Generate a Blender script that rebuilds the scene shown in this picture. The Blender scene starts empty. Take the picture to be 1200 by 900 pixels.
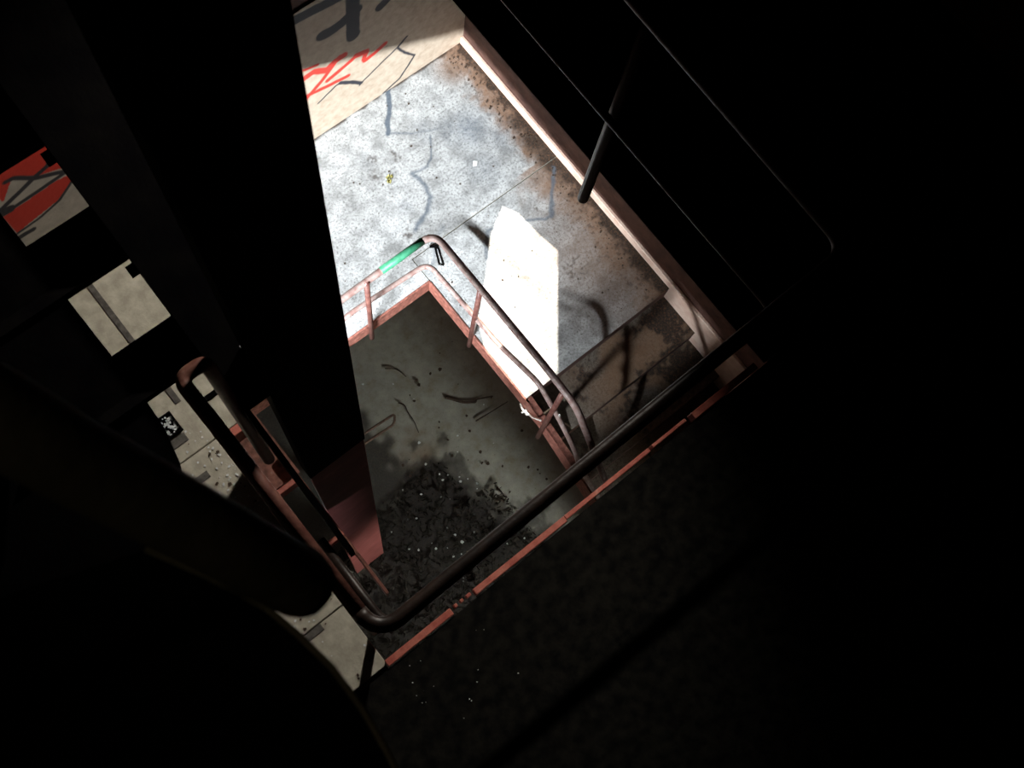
import bpy, bmesh, math, random
import numpy as np
from mathutils import Vector, Matrix

S = bpy.context.scene
COL = S.collection
random.seed(7)
rng = np.random.default_rng(7)

# ------------------------------------------------------------------ camera
H = 9.4
cam_d = bpy.data.cameras.new('camera')
cam = bpy.data.objects.new('camera', cam_d)
COL.objects.link(cam)
# rows: camera right, down, forward axes in world space
RX = Vector((0.77455874, -0.62554793, 0.09353363))
RY = Vector((-0.59021801, -0.7679927, -0.24865623))
RZ = Vector((0.22737953, 0.13739362, -0.96406511))
m = Matrix((RX, -RY, -RZ)).transposed().to_4x4()
m.translation = Vector((0, 0, H))
cam.matrix_world = m
cam_d.sensor_width = 36.0
cam_d.sensor_fit = 'HORIZONTAL'
cam_d.lens = 36.0 * 1302.5 / 1200.0
cam_d.clip_start = 0.05
cam_d.clip_end = 100
cam_d.dof.use_dof = True
cam_d.dof.focus_distance = 6.6
cam_d.dof.aperture_fstop = 9.0
S.camera = cam

# ------------------------------------------------------------------ world, lights, exposure
S.view_settings.view_transform = 'Standard'
S.view_settings.look = 'None'
S.view_settings.gamma = 1
S.view_settings.exposure = 0.0
w = bpy.data.worlds.new('world'); S.world = w
w.use_nodes = True
w.node_tree.nodes['Background'].inputs[0].default_value = (0.5, 0.6, 0.8, 1)
w.node_tree.nodes['Background'].inputs[1].default_value = 0.02

def light(name, kind, loc, target, power, colour, **kw):
    d = bpy.data.lights.new(name, kind)
    d.energy = power; d.color = colour
    for k, v in kw.items(): setattr(d, k, v)
    o = bpy.data.objects.new(name, d); COL.objects.link(o)
    o.location = loc
    o.rotation_euler = (Vector(target) - Vector(loc)).to_track_quat('-Z', 'Y').to_euler()
    return o

# direct sun through an added, unseen gap high in the far wall
SUN_K = 1.3
SUN = Vector((-0.12, -1.0, -SUN_K))
light('sun', 'SUN', (0.4, 8, 10), Vector((0.4, 8, 10)) + SUN, 16.0, (1.0, 0.93, 0.82), angle=math.radians(0.35))
# open daylight that falls in through the side window onto the landing
d1 = light('side_window_daylight', 'AREA', (-6.0, -1.5, 7.49), (0.4, -1.5, 3.65), 6500.0, (0.86, 0.93, 1.0),
           shape='RECTANGLE', size=3.4, size_y=0.18)
# weaker fill spot added inside the well to light the upper left slab
light('upper_slab_fill', 'SPOT', (1.45, 1.50, 7.35), (-0.15, 0.80, 5.70), 125.0, (1.0, 0.93, 0.82),
      spot_size=math.radians(92), spot_blend=0.6, shadow_soft_size=0.03)

# fill spot added low down to brighten the pit and column foot
light('pit_fill', 'SPOT', (1.6, -2.6, 2.3), (0.66, 1.0, 0.4), 440.0, (0.97, 1.0, 0.92),
      spot_size=math.radians(60), spot_blend=1.0, shadow_soft_size=0.3)

# faint fill spot added for a glow on the near handrail
light('near_rail_fill', 'SPOT', (-0.9, 0.9, 10.8), (-0.06, 0.19, 8.6), 9.0, (1.0, 0.9, 0.65),
      spot_size=math.radians(20), spot_blend=1.0, shadow_soft_size=0.1)

# ------------------------------------------------------------------ materials
def new_mat(name):
    mt = bpy.data.materials.new(name); mt.use_nodes = True
    nt = mt.node_tree; b = nt.nodes['Principled BSDF']
    return mt, nt, b

def nd(nt, t, **kw):
    n = nt.nodes.new(t)
    for k, v in kw.items(): setattr(n, k, v)
    return n

def noise(nt, scale, detail=4, rough=0.6):
    tc = nd(nt, 'ShaderNodeTexCoord')
    n = nd(nt, 'ShaderNodeTexNoise')
    n.inputs['Scale'].default_value = scale
    n.inputs['Detail'].default_value = detail
    n.inputs['Roughness'].default_value = rough
    nt.links.new(tc.outputs['Object'], n.inputs['Vector'])
    return n.outputs['Fac']

def ramp(nt, src, stops):
    r = nd(nt, 'ShaderNodeValToRGB')
    e = r.color_ramp.elements
    while len(e) < len(stops): e.new(0.5)
    for i, (p, c) in enumerate(stops):
        e[i].position = p
        e[i].color = (*c, 1) if len(c) == 3 else c
    nt.links.new(src, r.inputs['Fac'])
    return r.outputs['Color']

def g(v): return (v, v, v)

def mix(nt, fac, a, b, mode='MIX'):
    n = nd(nt, 'ShaderNodeMix', data_type='RGBA', blend_type=mode)
    for i, v in ((0, fac), (6, a), (7, b)):
        if isinstance(v, (int, float)): n.inputs[i].default_value = v
        elif isinstance(v, tuple): n.inputs[i].default_value = (*v, 1)
        else: nt.links.new(v, n.inputs[i])
    return n.outputs[2]

def attr(nt, name):
    a = nd(nt, 'ShaderNodeAttribute'); a.attribute_name = name
    return a.outputs['Fac']

def bump(nt, b, src, strength=0.4, dist=0.01):
    n = nd(nt, 'ShaderNodeBump')
    n.inputs['Strength'].default_value = strength
    n.inputs['Distance'].default_value = dist
    nt.links.new(src, n.inputs['Height'])
    nt.links.new(n.outputs['Normal'], b.inputs['Normal'])

def simple(name, c1, c2, scale=20, rough=0.6, metal=0.0, spec=0.5, lo=0.35, hi=0.65, bs=0.3, third=None):
    mt, nt, b = new_mat(name)
    f = noise(nt, scale)
    stops = [(lo, c1), (hi, c2)]
    if third: stops.append((min(hi + 0.12, 1), third))
    nt.links.new(ramp(nt, f, stops), b.inputs['Base Color'])
    b.inputs['Roughness'].default_value = rough
    b.inputs['Metallic'].default_value = metal
    b.inputs['Specular IOR Level'].default_value = spec
    bump(nt, b, noise(nt, scale * 4), bs, 0.004)
    return mt

def concrete_painted(name, base_lo, base_hi):
    """light speckled concrete with spray paint, rust and dirt laid on by attributes"""
    mt, nt, b = new_mat(name)
    fine = noise(nt, 55, 6, 0.8)
    mid = noise(nt, 9, 5, 0.65)
    c = ramp(nt, fine, [(0.36, tuple(x * 0.22 for x in base_lo)), (0.43, base_lo), (0.52, base_hi)])
    sp = ramp(nt, noise(nt, 150, 3, 0.6), [(0.36, g(0.8)), (0.43, g(0.0))])
    c = mix(nt, sp, c, tuple(x * 0.3 for x in base_lo))
    c = mix(nt, ramp(nt, mid, [(0.42, g(0.0)), (0.66, g(0.7))]), c, tuple(x * 0.5 for x in base_lo))
    blot = ramp(nt, noise(nt, 22, 6, 0.8), [(0.62, g(0)), (0.72, g(0.75))])
    c = mix(nt, blot, c, (0.09, 0.08, 0.07))
    c = mix(nt, attr(nt, 'rust'), c, mix(nt, noise(nt, 40, 6, .8), (0.24, 0.115, 0.045), (0.10, 0.05, 0.025)))
    c = mix(nt, attr(nt, 'dirt'), c, ramp(nt, noise(nt, 60, 5, .8), [(0.4, (0.010, 0.007, 0.004)), (0.56, (0.045, 0.024, 0.012)), (0.7, (0.16, 0.07, 0.03))]))
    c = mix(nt, attr(nt, 'paint'), c, mix(nt, fine, (0.02, 0.03, 0.045), (0.13, 0.16, 0.19)))
    nt.links.new(c, b.inputs['Base Color'])
    b.inputs['Roughness'].default_value = 0.85
    bump(nt, b, fine, 0.5, 0.004)
    return mt

M = {}
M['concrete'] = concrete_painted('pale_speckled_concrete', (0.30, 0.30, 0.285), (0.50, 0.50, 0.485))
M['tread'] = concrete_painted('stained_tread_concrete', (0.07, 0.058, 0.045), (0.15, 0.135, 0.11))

def wall_paint(name, base, brownish):
    mt, nt, b = new_mat(name)
    n1 = noise(nt, 16, 5)
    c = ramp(nt, n1, [(0.35, base), (0.7, brownish)])
    c = mix(nt, attr(nt, 'red'), c, (0.62, 0.035, 0.02))
    c = mix(nt, attr(nt, 'black'), c, (0.022, 0.022, 0.03))
    nt.links.new(c, b.inputs['Base Color'])
    b.inputs['Roughness'].default_value = 0.75
    bump(nt, b, noise(nt, 60), 0.3, 0.004)
    return mt
M['wall_far'] = wall_paint('cream_wall_with_spray_paint', (0.56, 0.46, 0.35), (0.42, 0.32, 0.23))
M['wall_up'] = wall_paint('grey_wall_with_spray_paint', (0.55, 0.50, 0.44), (0.40, 0.37, 0.33))
M['wall_brown'] = simple('brown_stained_plaster', (0.07, 0.03, 0.022), (0.13, 0.06, 0.042), 9, 0.85)
M['kerb'] = simple('flaking_pale_pink_paint', (0.66, 0.44, 0.34), (0.74, 0.55, 0.44), 14, 0.7, lo=0.4, hi=0.6)
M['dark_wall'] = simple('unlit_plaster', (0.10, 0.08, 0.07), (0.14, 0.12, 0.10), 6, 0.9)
M['soot_and_shade'] = simple('soot_and_shade_concrete', (0.004, 0.004, 0.004), (0.014, 0.013, 0.011), 26, 0.95, spec=0.05)  # sooty floor; the near-black tone also holds shade on floor and upper wall
M['slab'] = simple('dusty_grey_concrete', (0.36, 0.33, 0.27), (0.50, 0.47, 0.39), 24, 0.85, third=(0.56, 0.53, 0.46))
M['red_paint'] = simple('faded_red_paint', (0.44, 0.10, 0.075), (0.62, 0.20, 0.15), 26, 0.5, third=(0.66, 0.36, 0.28))
M['red_rust'] = simple('rusty_red_paint', (0.13, 0.045, 0.03), (0.34, 0.125, 0.09), 32, 0.6, third=(0.45, 0.28, 0.22))
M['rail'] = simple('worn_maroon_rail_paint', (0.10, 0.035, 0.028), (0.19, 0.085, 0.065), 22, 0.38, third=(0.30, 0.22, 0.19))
M['bracket'] = simple('dull_brown_steel', (0.07, 0.04, 0.025), (0.14, 0.09, 0.06), 30, 0.7)
M['rail_worn'] = simple('worn_grey_rail_paint', (0.22, 0.12, 0.10), (0.36, 0.27, 0.24), 25, 0.4)
M['rail_shaded'] = simple('shaded_brown_rail_paint', (0.012, 0.008, 0.007), (0.03, 0.018, 0.014), 20, 0.4, spec=0.3)  # darker copy of the rail paint, shade put into the colour
M['column'] = simple('scratched_red_steel_paint', (0.24, 0.06, 0.055), (0.34, 0.10, 0.09), 8, 0.5, third=(0.44, 0.17, 0.15))
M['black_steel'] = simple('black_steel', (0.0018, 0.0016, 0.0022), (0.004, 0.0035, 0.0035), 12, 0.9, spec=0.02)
M['olive_steel'] = simple('dull_olive_steel', (0.10, 0.085, 0.05), (0.15, 0.12, 0.08), 12, 0.85, spec=0.2)
M['green'] = simple('green_tape', (0.02, 0.15, 0.07), (0.05, 0.24, 0.13), 30, 0.5)
M['cord'] = simple('white_cord', (0.75, 0.70, 0.62), (0.85, 0.80, 0.72), 60, 0.8)
M['wood'] = simple('dead_twig_bark', (0.028, 0.018, 0.012), (0.07, 0.045, 0.03), 40, 0.9)
M['straw'] = simple('dry_straw', (0.28, 0.20, 0.09), (0.42, 0.33, 0.16), 40, 0.8)
M['glass'] = simple('pale_glass_shard', (0.55, 0.58, 0.60), (0.80, 0.84, 0.86), 30, 0.15)
M['crumb'] = simple('dark_crumb', (0.025, 0.018, 0.012), (0.08, 0.05, 0.03), 40, 0.95)
M['leaf'] = simple('yellowed_leaf', (0.24, 0.22, 0.06), (0.36, 0.32, 0.12), 40, 0.8)
M['white'] = simple('white_chip', (0.85, 0.85, 0.82), (0.9, 0.9, 0.88), 40, 0.6)
M['strip'] = simple('dark_metal_strip', (0.05, 0.045, 0.04), (0.12, 0.11, 0.10), 60, 0.7)
M['pit'] = None

def pit_mat():
    mt, nt, b = new_mat('damp_grey_pit_concrete')
    c = ramp(nt, noise(nt, 7, 6, 0.7), [(0.33, (0.24, 0.22, 0.16)), (0.5, (0.30, 0.30, 0.26)), (0.68, (0.38, 0.37, 0.31))])
    c = mix(nt, ramp(nt, noise(nt, 45, 5, .8), [(0.58, g(0)), (0.70, g(0.85))]), c, (0.08, 0.07, 0.05))
    c = mix(nt, attr(nt, 'rust'), c, (0.20, 0.12, 0.06))
    c = mix(nt, attr(nt, 'dirt'), c, ramp(nt, noise(nt, 50, 6, .8), [(0.40, (0.006, 0.006, 0.007)), (0.62, (0.035, 0.028, 0.02)), (0.75, (0.10, 0.08, 0.055))]))
    nt.links.new(c, b.inputs['Base Color'])
    b.inputs['Roughness'].default_value = 0.8
    bump(nt, b, noise(nt, 50), 0.4, 0.006)
    return mt
M['pit'] = pit_mat()

# ------------------------------------------------------------------ helpers
def mesh_obj(name, bm, mat, parent=None, loc=(0, 0, 0), smooth=False):
    """links bm (world coordinates) as one object whose origin is loc (or its parent's origin)"""
    if parent is not None: loc = parent.location
    bmesh.ops.recalc_face_normals(bm, faces=bm.faces)
    bmesh.ops.translate(bm, verts=bm.verts, vec=-Vector(loc))
    me = bpy.data.meshes.new(name); bm.to_mesh(me); bm.free()
    me.materials.append(mat)
    if smooth: me.shade_smooth()
    o = bpy.data.objects.new(name, me); COL.objects.link(o)
    if parent is not None: o.parent = parent
    else: o.location = loc
    return o

def sub_obj(name, bm, mat, parent, base, smooth=False):
    """a child of a part: coordinates relative to the thing's base"""
    bmesh.ops.recalc_face_normals(bm, faces=bm.faces)
    bmesh.ops.translate(bm, verts=bm.verts, vec=-Vector(base))
    me = bpy.data.meshes.new(name); bm.to_mesh(me); bm.free()
    me.materials.append(mat)
    if smooth: me.shade_smooth()
    o = bpy.data.objects.new(name, me); COL.objects.link(o); o.parent = parent
    return o

def tag(o, label=None, cat=None, group=None, kind=None):
    if label: o['label'] = label
    if cat: o['category'] = cat
    if group: o['group'] = group
    if kind: o['kind'] = kind
    return o

def thing(name, label, cat, loc, group=None):
    o = bpy.data.objects.new(name, None); COL.objects.link(o)
    o.location = loc; o.empty_display_size = 0.1
    return tag(o, label, cat, group)

def box(bm, x0, x1, y0, y1, z0, z1, bev=0.0):
    vs = [bm.verts.new(p) for p in ((x0, y0, z0), (x1, y0, z0), (x1, y1, z0), (x0, y1, z0), (x0, y0, z1), (x1, y0, z1), (x1, y1, z1), (x0, y1, z1))]
    for q in ((0, 3, 2, 1), (4, 5, 6, 7), (0, 1, 5, 4), (1, 2, 6, 5), (2, 3, 7, 6), (3, 0, 4, 7)):
        bm.faces.new([vs[i] for i in q])
    if bev:
        es = {e for v in vs for e in v.link_edges}
        bmesh.ops.bevel(bm, geom=list(es), offset=bev, segments=1, affect='EDGES')
    return bm

def B(*a, **k):
    return box(bmesh.new(), *a, **k)

def prism(pts, axis_vec):
    """extrude the planar polygon pts along axis_vec"""
    bm = bmesh.new()
    a = [bm.verts.new(p) for p in pts]
    b = [bm.verts.new(Vector(p) + Vector(axis_vec)) for p in pts]
    bm.faces.new(a); bm.faces.new(b[::-1])
    n = len(pts)
    for i in range(n): bm.faces.new((a[i], b[i], b[(i + 1) % n], a[(i + 1) % n]))
    return bm

def fillet(pts, r, n=6):
    pts = [Vector(p) for p in pts]
    out = [pts[0]]
    for i in range(1, len(pts) - 1):
        p, c, q = pts[i - 1], pts[i], pts[i + 1]
        a = (p - c); b = (q - c)
        d = min(r, a.length * 0.45, b.length * 0.45)
        A = c + a.normalized() * d; Bq = c + b.normalized() * d
        for k in range(n + 1):
            t = k / n
            out.append(A * (1 - t) ** 2 + c * 2 * t * (1 - t) + Bq * t * t)
    out.append(pts[-1])
    return out

def tube(pts, r, seg=12, bm=None, r2=None, round_end=False):
    bm = bm or bmesh.new()
    pts = [Vector(p) for p in pts]
    n = len(pts)
    rad = [r if r2 is None else r + (r2 - r) * i / (n - 1) for i in range(n)]
    if round_end:
        for s in (0, -1):
            d = (pts[0] - pts[1]).normalized() if s == 0 else (pts[-1] - pts[-2]).normalized()
            rr = rad[0] if s == 0 else rad[-1]
            cap = [(math.sin(a), math.cos(a)) for a in (0.5, 1.0, 1.4)]
            P = pts[0].copy() if s == 0 else pts[-1].copy()
            for sa, ca in cap:
                if s == 0: pts.insert(0, P + d * rr * sa); rad.insert(0, rr * ca)
                else: pts.append(P + d * rr * sa); rad.append(rr * ca)
        n = len(pts)
    rings = []
    up = None
    for i, p in enumerate(pts):
        d = (pts[min(i + 1, n - 1)] - pts[max(i - 1, 0)]).normalized()
        if up is None:
            up = Vector((0, 0, 1)) if abs(d.z) < 0.9 else Vector((1, 0, 0))
        s = d.cross(up).normalized(); up = s.cross(d).normalized()
        rings.append([bm.verts.new(p + (s * math.cos(2 * math.pi * k / seg) + up * math.sin(2 * math.pi * k / seg)) * rad[i]) for k in range(seg)])
    for a, b in zip(rings, rings[1:]):
        for k in range(seg):
            bm.faces.new((a[k], a[(k + 1) % seg], b[(k + 1) % seg], b[k]))
    bm.faces.new(rings[0][::-1]); bm.faces.new(rings[-1])
    return bm

# value noise for wavy edges of stains
def vnoise(x, y, scale, seed):
    r = np.random.default_rng(seed).random((128, 128))
    u = np.abs(x * scale) ; v = np.abs(y * scale)
    i = np.floor(u).astype(int); j = np.floor(v).astype(int)
    fu = u - i; fv = v - j
    fu = fu * fu * (3 - 2 * fu); fv = fv * fv * (3 - 2 * fv)
    a = r[i % 128, j % 128]; b = r[(i + 1) % 128, j % 128]; c = r[i % 128, (j + 1) % 128]; d = r[(i + 1) % 128, (j + 1) % 128]
    return (a * (1 - fu) + b * fu) * (1 - fv) + (c * (1 - fu) + d * fu) * fv

def sm(x): x = np.clip(x, 0, 1); return x * x * (3 - 2 * x)

def poly_dist(X, Y, pts):
    D = np.full(X.shape, 1e9)
    for (x0, y0), (x1, y1) in zip(pts, pts[1:]):
        dx, dy = x1 - x0, y1 - y0
        t = np.clip(((X - x0) * dx + (Y - y0) * dy) / (dx * dx + dy * dy + 1e-12), 0, 1)
        D = np.minimum(D, np.hypot(X - x0 - t * dx, Y - y0 - t * dy))
    return D

def inside(X, Y, poly):
    r = np.zeros(X.shape, bool)
    n = len(poly)
    for i in range(n):
        x0, y0 = poly[i]; x1, y1 = poly[(i + 1) % n]
        if y0 == y1: continue
        c = ((y0 > Y) != (y1 > Y)) & (X < (x1 - x0) * (Y - y0) / (y1 - y0) + x0)
        r ^= c
    return r

def grid_obj(name, mat, u0, u1, v0, v1, step, place, attrs, parent=None, thick=None, keep=None):
    """dense sheet; place(U,V)->xyz arrays; attrs name->fn(U,V)"""
    nu = max(2, int((u1 - u0) / step) + 1); nv = max(2, int((v1 - v0) / step) + 1)
    U, V = np.meshgrid(np.linspace(u0, u1, nu), np.linspace(v0, v1, nv), indexing='ij')
    X, Y, Z = place(U, V)
    co = np.stack([X, Y, Z], -1).reshape(-1, 3)
    idx = np.arange(nu * nv).reshape(nu, nv)
    f = np.stack([idx[:-1, :-1], idx[1:, :-1], idx[1:, 1:], idx[:-1, 1:]], -1).reshape(-1, 4)
    if keep is not None:
        k = keep(U[:-1, :-1] + (u1 - u0) / nu / 2, V[:-1, :-1] + (v1 - v0) / nv / 2).reshape(-1)
        f = f[k]
    me = bpy.data.meshes.new(name)
    me.from_pydata(co.tolist(), [], f.tolist())
    for an, fn in attrs.items():
        a = me.attributes.new(an, 'FLOAT', 'POINT')
        a.data.foreach_set('value', np.clip(fn(U, V), 0, 1).astype(np.float32).reshape(-1))
    me.materials.append(mat)
    o = bpy.data.objects.new(name, me); COL.objects.link(o)
    if parent: o.parent = parent
    return o

L = 1.8      # landing floor height
U5 = 5.7     # upper floor height
RX1 = 3.17   # face of the kerb on the right of the landing
YF = 3.43    # face of the far wall

# ------------------------------------------------------------------ structure
def st(name, bm, mat, parent=None):
    o = mesh_obj(name, bm, mat, parent)
    if parent is None: o['kind'] = 'structure'
    return o

# pit floor with damp stains and a sooty heap area
mound = [(1.05, 1.30), (1.23, 1.30), (1.42, 1.17), (1.40, 0.90), (1.46, 0.60), (1.65, 0.30), (2.0, -0.4), (2.0, -1.6), (-1.2, -1.6), (-1.2, 0.8), (0.2, 0.9), (0.7, 1.25)]
def pit_dirt(X, Y):
    wx = X + (vnoise(X, Y, 9, 1) - .5) * .25 + (vnoise(X, Y, 30, 2) - .5) * .10
    wy = Y + (vnoise(X, Y, 9, 3) - .5) * .25 + (vnoise(X, Y, 30, 4) - .5) * .10
    ins = inside(wx, wy, mound).astype(float)
    d = poly_dist(wx, wy, mound + mound[:1])
    core = np.where(ins > 0, 0.72 + 0.28 * sm(d / .15), 0.72 * sm(1 - d / .12))
    edge = 0.9 * sm(1 - (X - 0.95 + (vnoise(X, Y, 12, 7) - .5) * .2) / .16) * (Y > 1.0)
    return np.maximum(core, edge)
def pit_rust(X, Y):
    return 0.75 * sm(1 - np.hypot(X - 1.2, (Y - 1.33) * .8) / .33) * vnoise(X, Y, 14, 8)
floor = grid_obj('floor', M['pit'], -1.5, 3.6, -4.0, 4.0, 0.02, lambda U, V: (U, V, (vnoise(U, V, 5, 5) - .5) * .012 * (pit_dirt(U, V) > .5) + 0 * U),
                 {'dirt': pit_dirt, 'rust': pit_rust})
floor['kind'] = 'structure'

# far wall: body with an added gap outlined to shape the sun patch, spray painted plaster in front
patch = [(2.590, 2.180), (2.651, 2.066), (2.666, 1.844), (2.700, 1.640), (2.10, 0.915), (1.72, 0.905), (1.76, 1.33), (1.90, 1.60), (2.16, 1.84), (2.38, 2.06)]
hole = [(x + 0.12 * (YF + 0.015 - y), YF + 0.015, L + SUN_K * (YF + 0.015 - y)) for x, y in patch]
def holed_wall(x0, x1, z0, z1, y, th, hole):
    bm = bmesh.new()
    o = [bm.verts.new(p) for p in ((x0, y, z0), (x1, y, z0), (x1, y, z1), (x0, y, z1))]
    h = [bm.verts.new(p) for p in hole]
    es = [bm.edges.new((l[i], l[(i + 1) % len(l)])) for l in (o, h) for i in range(len(l))]
    bmesh.ops.triangle_fill(bm, edges=es, use_beauty=True)
    r = bmesh.ops.extrude_face_region(bm, geom=list(bm.faces))
    bmesh.ops.translate(bm, verts=[e for e in r['geom'] if isinstance(e, bmesh.types.BMVert)], vec=(0, th, 0))
    return bm
wall_far = st('wall_far', holed_wall(-1.6, 3.5, -0.1, 12.0, YF + 0.015, 0.03, hole), M['wall_brown'])

wb = [([(2.631, 2.353), (2.568, 2.301), (2.456, 2.254), (2.25, 2.15), (2.235, 2.132)], .0085),
      ([(2.25, 2.15), (2.165, 2.249), (2.076, 2.331)], .018),
      ([(2.076, 2.331), (2.035, 2.33), (1.951, 2.289), (1.881, 2.254)], .009),
      ([(2.66, 2.37), (2.575, 2.304), (2.638, 2.181), (2.732, 2.053)], .011),
      ([(2.732, 2.053), (2.681, 1.976), (2.594, 1.863), (2.505, 1.828), (2.44, 1.80)], .010),
      ([(1.981, 3.021), (2.041, 3.005), (2.132, 3.019), (2.25, 3.06)], .05),
      ([(2.239, 3.332), (2.231, 3.189), (2.213, 2.80)], .055),
      ([(1.75, 3.36), (1.975, 3.33), (2.158, 3.30)], .045), ([(2.44, 2.93), (2.60, 3.02), (2.70, 3.25)], .04)]
wr = [([(1.75, 2.66), (1.824, 2.674), (1.881, 2.676), (1.977, 2.599), (2.058, 2.638), (2.13, 2.64)], .030),
      ([(1.78, 2.40), (1.832, 2.437), (1.93, 2.503), (2.014, 2.581), (2.09, 2.66)], .020),
      ([(1.979, 2.463), (2.1, 2.495), (2.222, 2.536), (2.313, 2.50)], .022),
      ([(2.22, 2.55), (2.313, 2.52), (2.285, 2.44), (2.295, 2.41), (2.377, 2.425), (2.470, 2.46)], .022),
      ([(1.76, 2.445), (1.825, 2.434), (1.986, 2.392), (2.145, 2.356)], .020),
      ([(1.76, 2.80), (1.826, 2.761), (1.92, 2.73)], .014)]
def strokes(lst, soft=.004, wob=.006):
    def fn(X, Y):
        wx = X + (vnoise(X, Y, 25, 11) - .5) * wob; wy = Y + (vnoise(X, Y, 25, 12) - .5) * wob
        out = np.zeros(X.shape)
        for pts, hw in lst:
            out = np.maximum(out, sm((hw + soft - poly_dist(wx, wy, pts)) / (2 * soft)))
        return out
    return fn
pl = grid_obj('painted_plaster', M['wall_far'], 1.0, 3.2, 1.74, 3.42, 0.007, lambda U, V: (U, 0 * U + YF, V),
              {'black': strokes(wb), 'red': strokes(wr)}, parent=wall_far)

# right wall, its kerb, left wall with the side window, near wall, ceiling
wall_right = st('wall_right', B(3.20, 3.30, -4.0, YF + 0.015, -0.1, 12.0), M['wall_brown'])
kerb = st('trim_1', B(RX1, 3.20, -3.0, YF, 0.0, 1.88, bev=0.006), M['kerb'])
bm = bmesh.new()
xa, xb = -0.15, -0.10
wy0, wy1, wz0, wz1 = 0.30, 3.40, 1.95, 3.95
box(bm, xa, xb, -4.0, wy0, 0, U5 - 0.13)
box(bm, xa, xb, wy1, YF + 0.015, 0, U5 - 0.13)
box(bm, xa, xb, wy0, 2.05, 0, 2.6)  # sill raised to keep window light out of the pit
box(bm, xa, xb, 2.05, wy1, 0, wz0)
box(bm, xa, xb, 0.50, 0.80, 2.6, wz1)  # unseen pier added to keep window light off the column
box(bm, xa, xb, wy0, wy1, wz1, U5 - 0.13)
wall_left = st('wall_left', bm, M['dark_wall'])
bm = bmesh.new()
box(bm, -0.16, -0.09, wy0, wy0 + 0.03, 2.6, wz1)
box(bm, -0.16, -0.09, wy1 - 0.03, wy1, wz0, wz1)
box(bm, -0.16, -0.09, 2.05, wy1, wz0, wz0 + 0.03)
box(bm, -0.16, -0.09, wy0, 2.05, 2.6, 2.63)
box(bm, -0.16, -0.09, 2.02, 2.05, wz0, wz1)
win = st('window_1', bm, M['dark_wall'])
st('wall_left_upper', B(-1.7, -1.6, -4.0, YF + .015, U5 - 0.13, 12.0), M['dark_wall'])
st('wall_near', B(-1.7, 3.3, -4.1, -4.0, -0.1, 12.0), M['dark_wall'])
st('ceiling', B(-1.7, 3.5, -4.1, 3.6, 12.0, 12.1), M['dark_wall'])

# landing: two cast slabs with an open joint between them
paints = [([(2.499, 3.44), (2.375, 3.28), (2.259, 3.143)], .020, .008, .95),
          ([(2.259, 3.143), (2.388, 3.062), (2.592, 2.952)], .008, .012, .75),
          ([(2.514, 2.944), (2.411, 2.813), (2.345, 2.759), (2.216, 2.777)], .008, .010, .8),
          ([(2.216, 2.777), (2.227, 2.667), (2.21, 2.553), (2.132, 2.485), (1.959, 2.413)], .018, .016, .8),
          ([(3.09, 2.19), (2.821, 1.897)], .016, .012, .8),
          ([(2.821, 1.893), (2.645, 1.998)], .009, .010, .8),
          ([(2.502, 2.046), (2.384, 2.096)], .009, .010, .75),
          ([(2.384, 2.096), (2.307, 2.029), (2.24, 1.93)], .018, .012, .6),
          ([(2.13, 2.32), (2.02, 2.24), (1.93, 2.16), (1.85, 2.10)], .012, .02, .5)]
def l_paint(X, Y):
    wx = X + (vnoise(X, Y, 22, 21) - .5) * .02; wy = Y + (vnoise(X, Y, 22, 22) - .5) * .02
    out = np.zeros(X.shape)
    for pts, hw, soft, a in paints:
        out = np.maximum(out, a * sm((hw + soft - poly_dist(wx, wy, pts)) / (2 * soft)))
    for cx, cy, r, a in ((2.78, 2.82, .26, .62), (2.66, 2.90, .20, .45), (2.66, 2.50, .24, .32), (2.92, 2.62, .2, .35), (2.0, 3.05, .12, .15), (2.02, 2.6, .1, .2), (2.5, 3.0, .15, .3)):
        out = np.maximum(out, a * sm(1 - np.hypot(wx - cx, wy - cy) / r) * (0.7 + .5 * vnoise(X, Y, 60, 23)))
    return out
def l_rust(X, Y):
    n = vnoise(X, Y, 10, 31) * .25 + vnoise(X, Y, 35, 32) * .12
    d = RX1 - X
    wdt = np.where(Y > 2.3, .16, .42)
    r = sm(1 - (d - n * .5) / wdt) * .85
    r = np.maximum(r, .65 * sm(1.1 - np.hypot((X - 3.05) / .80, (Y - 1.35) / .95)))
    r = np.maximum(r, .8 * sm(1 - np.hypot(X - 3.02, Y - 3.3) / .25))
    return r
def l_dirt(X, Y):
    n = vnoise(X, Y, 16, 41); n2 = vnoise(X, Y, 60, 42)
    d = RX1 - X
    wdt = .075 + .12 * sm(1 - np.abs(Y - 2.35) / .5) + .045 * sm(1 - np.abs(Y - 1.3) / .5)
    r = sm(1.2 - (d - (n - .4) * .09 - (n2 - .5) * .05) / wdt)
    r = np.maximum(r, sm(1 - (YF - Y - (n - .5) * .03) / .022) * .9)
    r = np.maximum(r, .7 * sm((n2 - .72) / .1) * sm(1 - d / .45))
    for cx, cy, rad in ((2.04, 3.05, .05), (2.0, 2.93, .05), (2.2, 2.95, .035), (2.77, 2.02, .03), (1.9, 2.42, .05), (2.2, 3.0, .03), (3.02, 3.0, .03)):
        r = np.maximum(r, .75 * sm(1.3 - np.hypot(X - cx, Y - cy) / rad) * sm(n2 * 2 - .5))
    r = np.maximum(r, .55 * sm((n2 - .55) / .2) * sm(1.2 - np.hypot(X - 2.72, Y - 1.48) / .14))
    r = np.maximum(r, .35 * sm(1.2 - np.hypot((X - 2.5) / .35, (Y - 1.08) / .22)) * sm(n * 1.5 - .2))
    return r
LA = {'paint': l_paint, 'rust': l_rust, 'dirt': l_dirt}
landing = st('landing', B(-0.10, RX1, 2.05, YF, L - 0.22, L - 0.03), M['slab'])
lj = 2.25
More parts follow.
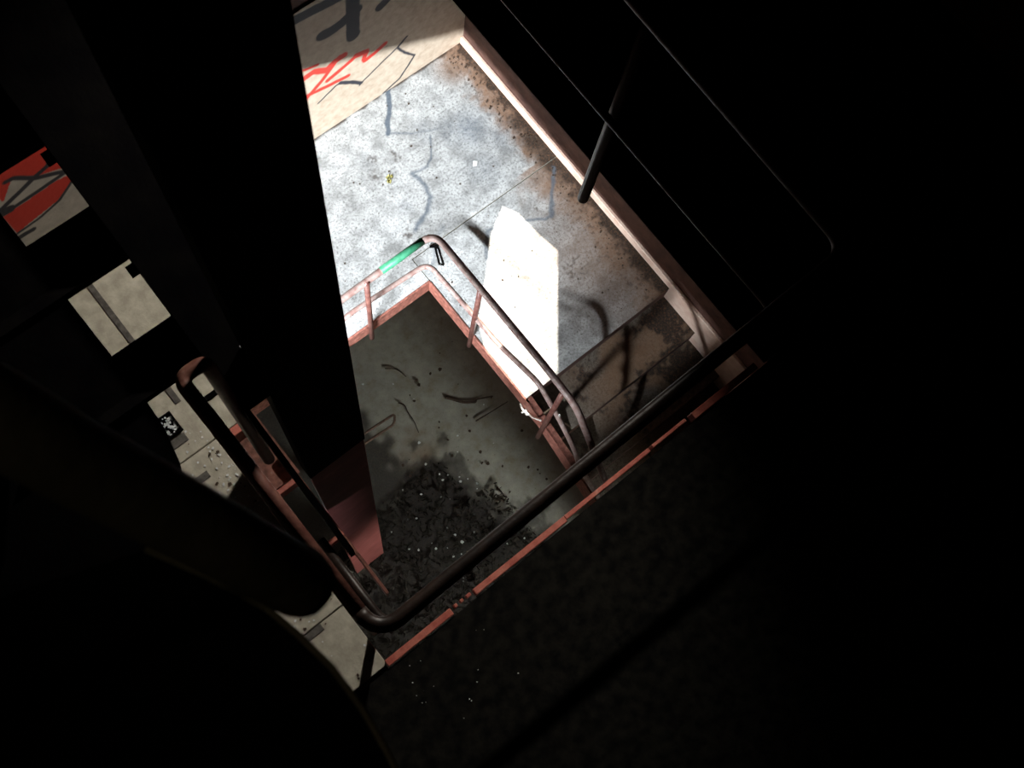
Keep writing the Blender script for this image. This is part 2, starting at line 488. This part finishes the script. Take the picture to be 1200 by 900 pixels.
b1 = st('landing_underside', B(1.81, RX1, 0.96, 2.05, L - 0.22, L - 0.03), M['slab'])
def slab_top(name, x0, x1, y0, y1):
    bmx = B(x0, x1, y0, y1, L - 0.03, L - 0.0015)
    o = mesh_obj(name, bmx, M['slab'], landing)
    gtop = grid_obj('surface', M['concrete'], x0, x1, y0, y1, 0.008, lambda U, V: (U, V, 0 * U + L), LA, parent=o)
    return o
slab_top('floor_slab', -0.10, RX1, lj + 0.004, YF)
slab_top('floor_slab', -0.10, 1.8, 2.05, lj + 0.004)
slab_top('floor_slab', 1.806, RX1, 0.94, lj - 0.004)
# red steel edging round the open well side of the landing
edge = thing('steel_edging', 'flaking red steel edging along the open inner edge of the sunlit landing', 'edging', (1.8, 2.04, L - 0.2))
mesh_obj('edge_plate', B(-0.1, 1.802, 2.035, 2.05, L - 0.17, L + 0.006, bev=.002), M['red_rust'], edge)
mesh_obj('edge_plate', B(1.792, 1.806, 0.93, 2.036, L - 0.17, L + 0.006, bev=.002), M['red_rust'], edge)

# ------------------------------------------------------------------ lower stairs going down from the landing
stairs = thing('staircase', 'stained concrete steps descending from the sunlit landing between red stringers', 'staircase', (2.48, 0.94, 0))
def t_rust(X, Y): return .12 + .5 * sm((vnoise(X, Y, 5, 51) - .35) / .3) * sm((X - 2.0) / .5)
def t_dirt(X, Y): return sm((vnoise(X, Y, 7, 52) * .7 + vnoise(X, Y, 40, 53) * .4 - .62 + .25 * sm((X - 2.7) / .4)) / .2)
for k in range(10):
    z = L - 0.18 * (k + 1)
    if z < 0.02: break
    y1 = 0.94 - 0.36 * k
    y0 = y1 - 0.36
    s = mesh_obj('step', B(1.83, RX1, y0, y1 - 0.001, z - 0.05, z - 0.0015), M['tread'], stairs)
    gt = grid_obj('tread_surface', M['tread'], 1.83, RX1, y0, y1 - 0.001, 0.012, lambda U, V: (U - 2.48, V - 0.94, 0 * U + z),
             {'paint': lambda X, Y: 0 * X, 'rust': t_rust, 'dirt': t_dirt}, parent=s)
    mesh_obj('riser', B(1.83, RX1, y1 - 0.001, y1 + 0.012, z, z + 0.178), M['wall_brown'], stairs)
# inner stringer (sloping flat plate with a top flange)
zt = lambda y: L + 0.03 - max(0, (0.9 - y)) * 0.36
zb = lambda y: L - 0.20 - max(0, (0.75 - y)) * 0.5
ys = [0.93, 0.90, 0.75, 0.25, -0.6, -2.4]
poly = [(1.79, y, zt(y)) for y in ys] + [(1.79, y, max(zb(y), 0)) for y in reversed(ys)]
tag(mesh_obj('inner_stringer', prism(poly, (0.015, 0, 0)), M['red_rust'], stairs), 'flaking red inner stringer')
bm = bmesh.new()
for a, b in zip(ys, ys[1:]):
    v = [bm.verts.new(p) for p in ((1.79, a, zt(a)), (1.84, a, zt(a)), (1.84, b, zt(b)), (1.79, b, zt(b)))]
    bm.faces.new(v)
    v = [bm.verts.new(p) for p in ((1.79, a, zt(a) - .006), (1.84, a, zt(a) - .006), (1.84, b, zt(b) - .006), (1.79, b, zt(b) - .006))]
    bm.faces.new(v)
mesh_obj('stringer_flange', bm, M['red_rust'], stairs)

# ------------------------------------------------------------------ lower railing
rail = thing('railing', 'worn reddish tube railing with two rails around the lower landing', 'railing', (1.8, 2.02, L))
hz = 2.78; mz = 2.15
hand = fillet([(-0.02, 2.02, hz - .04), (1.0, 2.02, hz - .03), (1.79, 2.02, hz), (1.80, 0.92, hz - .01), (1.80, 0.60, 2.74), (1.80, 0.38, 2.44), (1.80, 0.1, 2.06), (1.80, -1.8, 1.1)], 0.10)
mesh_obj('handrail', tube(hand, 0.024, 14), M['rail_worn'], rail, smooth=True)
midp = fillet([(-0.02, 2.09, mz - 0.1), (0.95, 2.09, mz - 0.06), (1.15, 2.09, mz), (1.79, 2.06, mz), (1.80, 1.30, mz + .05), (1.80, 0.90, 2.38), (1.80, 0.65, 2.20), (1.80, 0.45, 2.0), (1.80, 0.3, 1.74), (1.80, -1.8, 0.7)], 0.08)
mesh_obj('mid_rail', tube(midp, 0.019, 12), M['rail_worn'], rail, smooth=True)
tp = mesh_obj('tape_wrap', tube([(1.37, 2.02, hz - .012), (1.55, 2.02, hz - .008), (1.70, 2.02, hz - .004)], 0.0262, 14), M['green'], rail, smooth=True)
tag(tp, 'bright green tape wrapped round the handrail')
for (x, y, zt_, zb_) in ((1.25, 2.01, hz, 1.58), (1.785, 1.54, hz, 1.55), (1.785, 0.71, 2.72, 1.40), (0.55, 2.01, hz, 1.58), (1.785, -0.3, 1.85, 0.9)):
    bm = tube([(x, y, zb_), (x, y, zt_)], 0.019, 12)
    mesh_obj('post', bm, M['rail'], rail, smooth=True)
cord = thing('cord', 'white cord knotted around the third post of the lower railing', 'cord', (1.79, 0.75, 1.9))
mesh_obj('strand', tube(fillet([(1.79, 0.955, 1.62), (1.77, 0.90, 1.64), (1.775, 0.865, 1.67), (1.77, 0.81, 1.74), (1.77, 0.745, 1.87)], .02), 0.0065, 6), M['cord'], cord)
mesh_obj('knot', tube(fillet([(1.755, 0.90, 1.63), (1.78, 0.875, 1.67), (1.79, 0.90, 1.66), (1.765, 0.865, 1.64), (1.78, 0.85, 1.67)], .015), 0.007, 6), M['cord'], cord)
mesh_obj('loose_end', tube(fillet([(1.80, 0.66, 2.27), (1.81, 0.655, 2.20), (1.80, 0.625, 2.12), (1.83, 0.60, 2.13), (1.85, 0.575, 2.08)], .02), 0.0065, 6), M['cord'], cord)

# ------------------------------------------------------------------ upper floor around the well
WX0, WX1, WY0 = -0.03, 1.60, 0.06
up = st('upper_floor', B(-1.6, 3.20, -4.0, WY0 - 0.025, U5 - 0.12, U5), M['soot_and_shade'])
st('upper_floor_right', B(WX1 + 0.10, 3.20, WY0 - 0.025, 3.43, U5 - 0.12, U5), M['soot_and_shade'])
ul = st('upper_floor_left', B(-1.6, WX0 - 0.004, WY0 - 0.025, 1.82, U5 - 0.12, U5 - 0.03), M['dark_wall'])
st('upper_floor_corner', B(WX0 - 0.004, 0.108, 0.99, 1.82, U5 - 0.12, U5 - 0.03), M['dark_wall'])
sy = [0.048, 0.288, 0.505, 0.723, 0.985, 1.40, 1.82]
for a, b in zip(sy, sy[1:]):
    mesh_obj('slab_panel', B(-0.62, WX0 if b < 1 else 0.112, a + .002, b - .002, U5 - 0.03, U5 + random.uniform(-.001, .002), bev=.002), M['slab'], ul)
    mesh_obj('slab_panel', B(-1.6, -0.624, a + .002, b - .002, U5 - 0.03, U5 + random.uniform(-.001, .002), bev=.002), M['slab'], ul)
# dark metal inlays let into the slabs
for q in ((-0.215, -0.115, 0.890, 0.915), (-0.16, -0.112, 0.702, 0.722), (-0.165, -0.10, 1.035, 1.066), (-0.22, -0.12, 0.262, 0.286), (-0.30, -0.255, 0.505, 0.53)):
    mesh_obj('metal_inlay', B(*q, U5 - .004, U5 + .004, bev=.001), M['strip'], ul)
mesh_obj('metal_inlay', B(-0.066, -0.045, 1.16, 1.82, U5 - .004, U5 + .004, bev=.001), M['strip'], ul)
mesh_obj('metal_inlay', B(-0.01, 0.112, 1.105, 1.122, U5 - .004, U5 + .012), M['black_steel'], ul)
# shallow tray of broken glass
tray = thing('steel_tray', 'small square tray full of broken glass on the dusty upper slab', 'tray', (-0.13, 1.112, U5))
bm = B(-0.165, -0.095, 1.072, 1.150, U5 + .002, U5 + .006)
mesh_obj('base', bm, M['black_steel'], tray)
bm = bmesh.new()
box(bm, -0.165, -0.16, 1.072, 1.150, U5 + .004, U5 + .018); box(bm, -0.10, -0.095, 1.072, 1.150, U5 + .004, U5 + .018)
box(bm, -0.16, -0.10, 1.145, 1.150, U5 + .004, U5 + .018); box(bm, -0.16, -0.10, 1.072, 1.077, U5 + .004, U5 + .018)
mesh_obj('rim', bm, M['black_steel'], tray)

def shard_bm(r, seed, h=.3):
    rr = random.Random(seed)
    n = rr.choice((4, 5, 5, 6))
    pts = []
    a0 = rr.uniform(0, 6.28)
    for i in range(n):
        a = a0 + 2 * math.pi * i / n + rr.uniform(-.3, .3); q = r * rr.uniform(.6, 1.1)
        pts.append((q * math.cos(a), q * math.sin(a), 0))
    return prism(pts, (0, 0, r * h))
bm = bmesh.new()
for k in range(46):
    s = shard_bm(random.uniform(.003, .007), 900 + k)
    me = bpy.data.meshes.new('t'); s.transform(Matrix.Translation((random.uniform(-.157, -.103), random.uniform(1.08, 1.143), U5 + random.uniform(.006, .012))) @ Matrix.Rotation(random.uniform(-.5, .5), 4, 'X')); s.to_mesh(me); s.free(); bm.from_mesh(me); bpy.data.meshes.remove(me)
tag(mesh_obj('glass_granules', bm, M['glass'], tray), kind='stuff')

# red steel angle round the well edge of the upper floor
ang = thing('steel_angle', 'thin red steel angle edging the upper floor beside the dark well', 'edging', (0.8, 0.06, U5))
segs = [(-0.03, 0.235), (0.25, 0.262), (0.275, 0.287), (0.30, 0.318), (0.33, 0.72), (0.722, 1.10), (1.115, 1.27), (1.30, 1.60)]
for i, (a, b) in enumerate(segs):
    w0 = (0.022, 0.010, 0.009, 0.010, 0.020, 0.014, 0.010, 0.024)[i]
    mesh_obj('edge_strip', B(a, b, 0.062 - w0, 0.064, U5 - 0.05, U5 + 0.012, bev=.002), M['red_paint'], ang)
mesh_obj('edge_strip', B(WX1 + .035, WX1 + .10, 0.04, 3.43, U5 - 0.008, U5 + 0.004, bev=.002), M['black_steel'], ang)

# upper wall with red graffiti, seen between the treads
ub = [([(0.107, 6.292), (0.066, 6.24), (0.013, 6.224), (-0.056, 6.194), (-.12, 6.17)], .010), ([(-0.06, 6.285), (-0.035, 6.28), (0.021, 6.214), (0.107, 6.153)], .010),
      ([(0.14, 6.15), (0.107, 6.153), (0.015, 6.148), (-0.101, 6.14), (-0.15, 6.17)], .009), ([(0.11, 6.12), (0.105, 6.094), (0.035, 6.032), (-0.046, 6.005), (-0.13, 5.995)], .006),
      ([(-0.16, 5.967), (-0.113, 5.967), (-0.085, 5.963)], .012), ([(-0.14, 6.15), (-0.10, 6.145)], .02)]
ur = [[(-0.16, 6.45), (0.16, 6.33), (0.12, 6.172), (0.034, 6.216), (-0.04, 6.284), (-.10, 6.2)], [(-0.13, 6.128), (0.06, 6.14), (0.106, 6.131), (0.105, 6.094), (0.031, 6.035), (-0.13, 6.00)]]
def u_red(X, Y):
    o = np.zeros(X.shape)
    for p in ur: o = np.maximum(o, inside(X, Y, p).astype(float))
    return o
wup = st('wall_upper', B(-1.6, 0.42, 1.825, 1.92, U5 - 0.12, 12.0), M['soot_and_shade'])  # wall body coloured near black to stand for shade around the plaster
grid_obj('painted_plaster', M['wall_up'], -0.35, 0.12, U5, 6.5, 0.004, lambda U, V: (U, 0 * U + 1.82, V), {'red': u_red, 'black': strokes(ub, .002, .004)}, parent=wup)

# ------------------------------------------------------------------ upper railing
ur_ = thing('railing', 'dark brown tube railing with rounded corners around the upper well', 'railing', (0.8, 0.1, U5))
RZ_ = 6.75
top = fillet([(0.065, 0.80, 5.80), (0.068, 0.86, 6.70), (0.066, 0.875, RZ_ + .003), (-0.005, 0.878, RZ_), (-0.002, 0.70, RZ_), (0.0, 0.10, RZ_), (1.56, 0.12, RZ_), (1.60, 2.6, RZ_)], 0.07, 8)
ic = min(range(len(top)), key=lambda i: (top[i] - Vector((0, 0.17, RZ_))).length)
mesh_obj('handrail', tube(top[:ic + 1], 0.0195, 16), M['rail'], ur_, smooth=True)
mesh_obj('handrail', tube(top[ic:], 0.0195, 16), M['rail_shaded'], ur_, smooth=True)  # same handrail carried on in a darker colour that paints in its shade
mid = fillet([(0.035, 0.44, 6.15), (0.035, 0.12, 6.15), (1.56, 0.13, 6.18), (1.57, 2.6, 6.18)], 0.06, 6)
mesh_obj('mid_rail', tube(mid, 0.014, 12), M['rail_shaded'], ur_, smooth=True)
for (x, y, z0) in ((-0.004, 0.80, U5), (0.0, 0.16, U5), (1.605, 0.965, U5 - .22), (1.575, 2.3, U5 - .2)):
    big = 0.022 if x > 1.5 else 0.016
    mesh_obj('post', tube([(x, y, z0), (x, y, RZ_)], big, 12), M['rail_shaded'], ur_, smooth=True)

# red channel with cross cleats under the gap beside the slab
ch = thing('steel_channel', 'red steel channel with short cross cleats between upper slab and column', 'channel', (0.09, 0.7, 4.6))
mesh_obj('cleat', B(0.0, 0.15, 0.93, 0.955, 4.40, 4.50, bev=.003), M['red_paint'], ch)
mesh_obj('cleat', B(0.005, 0.15, 0.615, 0.635, 4.46, 4.53, bev=.003), M['red_paint'], ch)
mesh_obj('side_plate', B(0.135, 0.150, 0.30, 1.10, 4.35, 4.50, bev=.003), M['red_rust'], ch)
mesh_obj('side_plate', B(-0.03, -0.015, 0.30, 1.10, 4.35, 4.50, bev=.003), M['red_rust'], ch)
mesh_obj('fascia', B(-0.03, 0.110, 0.955, 0.985, U5 - 0.12, U5 - 0.004, bev=.003), M['red_paint'], ch)
mesh_obj('back_plate', B(-0.03, 0.165, 0.985, 1.40, 4.36, 4.37), M['red_rust'], ch)

# ------------------------------------------------------------------ column and panel
colm = thing('steel_column', 'tall red steel column plate standing in the middle of the dark well', 'column', (0.31, 0.88, 0))
mesh_obj('face_plate', B(0.174, 0.448, 0.862, 0.885, 0.0, 4.75, bev=.002), M['column'], colm)
tag(mesh_obj('shaded_upper_column', B(0.170, 0.452, 0.858, 0.93, 4.75, 11.9, bev=.002), M['black_steel'], colm), 'upper part of the column, coloured black for shade')  # upper column split off and coloured black to stand for shade
mesh_obj('flange', B(0.436, 0.450, 0.885, 0.93, 0.0, 4.75, bev=.002), M['column'], colm)
# small lamp bracket loop sticking out of the column above the pit
hook = thing('steel_bracket', 'small rusty U shaped steel bracket poking out beside the column above the pit', 'bracket', (0.9, 1.5, 1.2))
mesh_obj('loop', tube(fillet([(0.45, 1.51, 1.2), (0.79, 1.483, 1.2), (1.035, 1.468, 1.2), (1.088, 1.53, 1.2), (0.84, 1.545, 1.2), (0.45, 1.57, 1.2)], .03, 3), 0.010, 8), M['bracket'], hook)
mesh_obj('mount_plate', B(0.43, 0.46, 1.46, 1.62, 0.0, 1.26), M['bracket'], hook)

# ------------------------------------------------------------------ open flight rising on the left
fl = thing('staircase', 'black open steel flight of narrow treads rising over the left edge of the well', 'staircase', (0.0, 0.97, 6.5))
slope = 0.18 / 0.28
zs = lambda y: 6.5 + (y - 0.97) * slope
for k in range(3):
    y0 = 0.969 + 0.28 * k; z = 6.5 + 0.18 * k
    dd = (0.148, 0.163, 0.165)[min(k, 2)]
    mesh_obj('tread', B(-0.45, 0.078, y0, y0 + dd, z - 0.006, z), M['black_steel'], fl)
    mesh_obj('tread_lip', B(-0.45, 0.078, y0, y0 + 0.004, z - 0.035, z - .006), M['black_steel'], fl)
    mesh_obj('cleat', B(0.055, 0.078, y0 - 0.038, y0 - 0.018, z - 0.06, z - 0.02), M['black_steel'], fl)
yy = [0.36, 0.40, 0.97, 1.80]
poly = [(0.0775, y, zs(y) + 0.05) for y in yy] + [(0.0775, y, zs(y) - 0.10) for y in reversed(yy)]
mesh_obj('stringer', prism(poly, (0.016, 0, 0)), M['black_steel'], fl)
for ya, yb, wdth in ((0.80, 0.945, 0.076), (0.935, 1.80, 0.22)):
    mesh_obj('stringer_flange', prism([(0.0935, y, zs(y) + 0.05) for y in (ya, yb)] + [(0.0935, y, zs(y) + 0.035) for y in (yb, ya)], (wdth, 0, 0)), M['black_steel'], fl)
mesh_obj('cover_plate', prism([(-0.12, 1.532, zs(1.532) - .008), (-0.12, 1.80, zs(1.80) - .008), (-0.12, 1.80, zs(1.80) - .018), (-0.12, 1.532, zs(1.532) - .018)], (0.197, 0, 0)), M['black_steel'], fl)
pts = [(-0.100, 1.80), (-0.104, 1.5), (-0.106, 0.985), (-0.114, 0.896), (-0.138, 0.813), (-0.178, 0.729), (-0.30, 0.62), (-1.3, 0.5), (-1.3, 1.80)]
mesh_obj('deck_plate', prism([(x, y, zs(y) - .02) for x, y in pts], (0, 0, -0.02)), M['black_steel'], fl)

# near handrail of that flight and a curved guard sheet, both close to the lens
nr = thing('handrail', 'thick olive brown tube handrail with blurred round end crossing the lower left', 'handrail', (-0.06, 0.18, 8.6))
mesh_obj('tube', tube([(-0.0225, 0.105, H - .90), (-0.055, 0.175, H - .80), (-0.0865, 0.240, H - .70), (-0.13, 0.34, H - .55)], 0.028, 24, round_end=True), M['olive_steel'], nr, smooth=True)
mesh_obj('bracket', tube([(-0.10, 0.268, H - .68), (-0.16, 0.22, H - .74), (-0.30, 0.20, H - 0.95)], 0.008, 8), M['black_steel'], nr, smooth=True)
gs = thing('guard_sheet', 'black curved steel guard sheet filling the lower left foreground', 'guard', (-0.3, 0.0, 8.4))
pts = [(-0.112, 0.222), (-0.086, 0.174), (-0.073, 0.145), (-0.060, 0.114), (-0.053, 0.082), (-0.0465, 0.041), (-0.047, -0.002), (-0.052, -0.044), (-0.06, -0.09), (-0.09, -0.28), (-0.50, -0.28), (-0.50, 0.36)]
mesh_obj('sheet', prism([(x, y, H - 1.0) for x, y in pts], (0, 0, -0.012)), M['black_steel'], gs)
gp = [(x, y, H - 0.998) for x, y in pts[:10]]
mesh_obj('rolled_edge', tube(gp, 0.003, 8), M['olive_steel'], gs, smooth=True)

# ------------------------------------------------------------------ litter
def shards(name, label, cat, group, spots, z, mat, r0, r1, h=.3, nm=8):
    protos = []
    for i in range(min(nm, len(spots))):
        bm = shard_bm(1.0, 300 + i + len(spots), h)
        me = bpy.data.meshes.new(name); bm.normal_update(); bm.to_mesh(me); bm.free(); me.materials.append(mat)
        protos.append(me)
    for i, (x, y) in enumerate(spots):
        o = bpy.data.objects.new(name, protos[i % len(protos)]); COL.objects.link(o)
        o.location = (x, y, z); r = random.uniform(r0, r1)
        o.scale = (r, r, r); o.rotation_euler = (0, 0, random.uniform(0, 6.28))
        tag(o, label, cat, group)

gl = [(-0.056, .994), (-0.07, .96), (-.05, .93), (-.08, .935), (-.062, .905), (-.05, .88), (-.085, .90), (-.04, .86), (-.07, .86), (-.045, .84), (-.095, .87), (-.06, .82), (-.11, .93), (-.1, .84)]
gl += [(random.gauss(-.075, .04), random.uniform(.55, 1.08)) for _ in range(70)]
gl += [(random.uniform(-.19, -.04), random.uniform(.07, .75)) for _ in range(26)]
gl = [(x, y) for x, y in gl if -.3 < x < -.036]
shards('glass_shard', 'tiny bright glass fragment scattered on the dusty upper slab', 'glass', 'glass fragments on the upper slab', gl, U5 + .0022, M['glass'], .0022, .006)
cr = [(random.uniform(-.25, -.04), random.uniform(.07, 1.1)) for _ in range(36)]
shards('crumb', 'small dark crumb of debris on the dusty upper slab', 'debris', 'dark crumbs on the upper slab', cr, U5 + .0022, M['crumb'], .003, .008)
gp = [(1.218, 1.096), (1.21, 1.039), (1.18, 1.237), (0.994, 1.055), (1.385, 0.915), (1.394, 0.801), (1.549, 1.265), (1.898, 1.34), (1.389, 1.963), (1.007, 0.608), (1.016, 0.527), (1.108, 0.933), (1.183, 2.122), (1.753, 1.023), (1.45, 1.75), (1.25, 1.42)]
gp += [(random.uniform(.6, 1.5), random.uniform(.2, 1.2)) for _ in range(26)]
shards('glass_shard', 'small glass shard glinting among the black rubbish on the pit floor', 'glass', 'glass shards on the pit floor', gp, 0.03, M['glass'], .006, .016)
bp = [(1.723, 1.359), (1.501, 1.459), (1.601, 0.609), (1.609, 0.915), (1.564, 1.829), (1.617, 1.035)] + [(random.uniform(1.0, 2.1), random.uniform(.3, 2.0)) for _ in range(40)]
shards('crumb', 'dark crumb of rubble lying on the damp grey pit floor', 'debris', 'dark crumbs on the pit floor', bp, 0.008, M['crumb'], .006, .02, .5)
uf = [(random.uniform(-.02, .30) , random.uniform(-.28, .02)) for _ in range(16)]
shards('glass_shard', 'small glass fragment in the soot of the upper floor corner', 'glass', 'glass fragments on the sooty upper floor', uf, U5 + .001, M['glass'], .0013, .003)
lp = [(random.uniform(1.2, 3.0), random.uniform(1.0, 3.38)) for _ in range(60)]
lp = [(x, y) for x, y in lp if x > 1.85 or y > 2.1]
shards('crumb', 'dark crumb lying on the pale speckled landing', 'debris', 'dark crumbs on the landing', lp, L + .0005, M['crumb'], .004, .010, .5)
mm = [(random.uniform(3.0, 3.16), random.uniform(1.0, 3.4)) for _ in range(150)]
shards('crumb', 'clod of dark dirt lying against the kerb of the landing', 'debris', 'clods of dirt along the kerb', mm, L + .0005, M['crumb'], .003, .010, .7)

tag(mesh_obj('paper_chip', prism([(2.61, 2.56, L + .001), (2.64, 2.55, L + .001), (2.665, 2.575, L + .001), (2.64, 2.595, L + .001)], (0, 0, .004)), M['white']), 'small white paper chip lying on the speckled landing', 'litter')
bm = bmesh.new()
for k in range(7):
    a = random.uniform(0, 6.28); x = 2.05 + random.uniform(-.025, .025); y = 2.84 + random.uniform(-.03, .03)
    v = [bm.verts.new((x + .018 * math.cos(a + t) * s, y + .018 * math.sin(a + t) * s, L + .003 + .004 * k * (t == 0))) for t, s in ((0, 1.3), (1.2, .6), (2.6, 1), (4, 1.1), (5.2, .6))]
    bm.faces.new(v)
tag(mesh_obj('crumpled_leaf', bm, M['leaf']), 'yellow green crumpled leaf lying on the landing', 'leaf')
fix = thing('hinge', 'black metal hinge lying beside the corner of the lower railing', 'hinge', (1.95, 2.15, L))
bm = bmesh.new()
tube([(1.985, 2.22, L + .008), (1.93, 2.10, L + .008), (1.95, 2.075, L + .008), (2.0, 2.20, L + .008), (1.985, 2.22, L + .008)], .004, 6, bm)
mesh_obj('loop', bm, M['black_steel'], fix)
mesh_obj('pin', tube([(1.96, 2.25, L + .01), (2.01, 2.215, L + .01)], .011, 6), M['black_steel'], fix)

def twig(pts, r, mat, label, z=0.015):
    p = fillet([(x, y, z + random.uniform(0, .01)) for x, y in pts], .04, 3)
    tag(mesh_obj('twig' if mat is M['wood'] else 'straw', tube(p, r, 6, r2=r * .5), mat), label, 'twig' if mat is M['wood'] else 'straw')
twig([(1.675, 1.602), (1.777, 1.459), (1.858, 1.402), (1.88, 1.42), (2.012, 1.355)], .012, M['wood'], 'crooked dark twig nearest the stair side of the pit floor')
twig([(1.754, 1.271), (1.87, 1.258), (2.082, 1.236)], .007, M['wood'], 'thin straight twig below the crooked twig on the pit floor')
twig([(1.325, 1.808), (1.36, 1.76), (1.340, 1.70), (1.335, 1.596), (1.304, 1.493)], .006, M['wood'], 'thin curved twig near the column side of the pit floor')
twig([(1.42, 2.12), (1.50, 2.06), (1.52, 1.95)], .006, M['wood'], 'short bent twig close to the landing edge in the pit')
twig([(0.993, 0.436), (1.158, 0.366), (1.279, 0.332)], .005, M['straw'], 'long pale straw lying by the dark rail in the pit', .05)
twig([(1.179, 0.342), (1.318, 0.431)], .004, M['straw'], 'pale straw crossing the long straw in the pit', .06)
twig([(0.842, 0.399), (0.94, 0.369)], .005, M['straw'], 'short pale straw at the lower end of the pit', .05)
twig([(1.445, 0.632), (1.528, 0.579), (1.56, 0.60)], .005, M['wood'], 'short dark twig at the edge of the black rubbish')
# heap of black rubbish
bm = bmesh.new()
for k in range(2600):
    x = random.uniform(-.08, 1.55); y = random.uniform(-.3, 1.2)
    if not (x < 1.30 or y < 0.75): continue
    a = random.uniform(0, 6.28); ln = random.uniform(.008, .05); wd = random.uniform(.002, .012)
    c, s = math.cos(a), math.sin(a); z = .01 + random.random() * .04
    q = [(-ln / 2, -wd / 2), (ln / 2, -wd / 2), (ln / 2, wd / 2), (-ln / 2, wd / 2)]
    v = [bm.verts.new((x + u * c - w_ * s, y + u * s + w_ * c, z + random.uniform(-.008, .012))) for u, w_ in q]
    v2 = [bm.verts.new(p.co + Vector((0, 0, -.006))) for p in v]
    bm.faces.new(v); bm.faces.new(v2[::-1])
    for i in range(4): bm.faces.new((v[i], v2[i], v2[(i + 1) % 4], v[(i + 1) % 4]))
tag(mesh_obj('rubbish', bm, simple('burnt_rubbish', (0.006, 0.005, 0.005), (0.03, 0.024, 0.018), 14, 0.9, spec=0.1)), 'heap of black burnt rubbish on the pit floor', 'rubbish', kind='stuff')
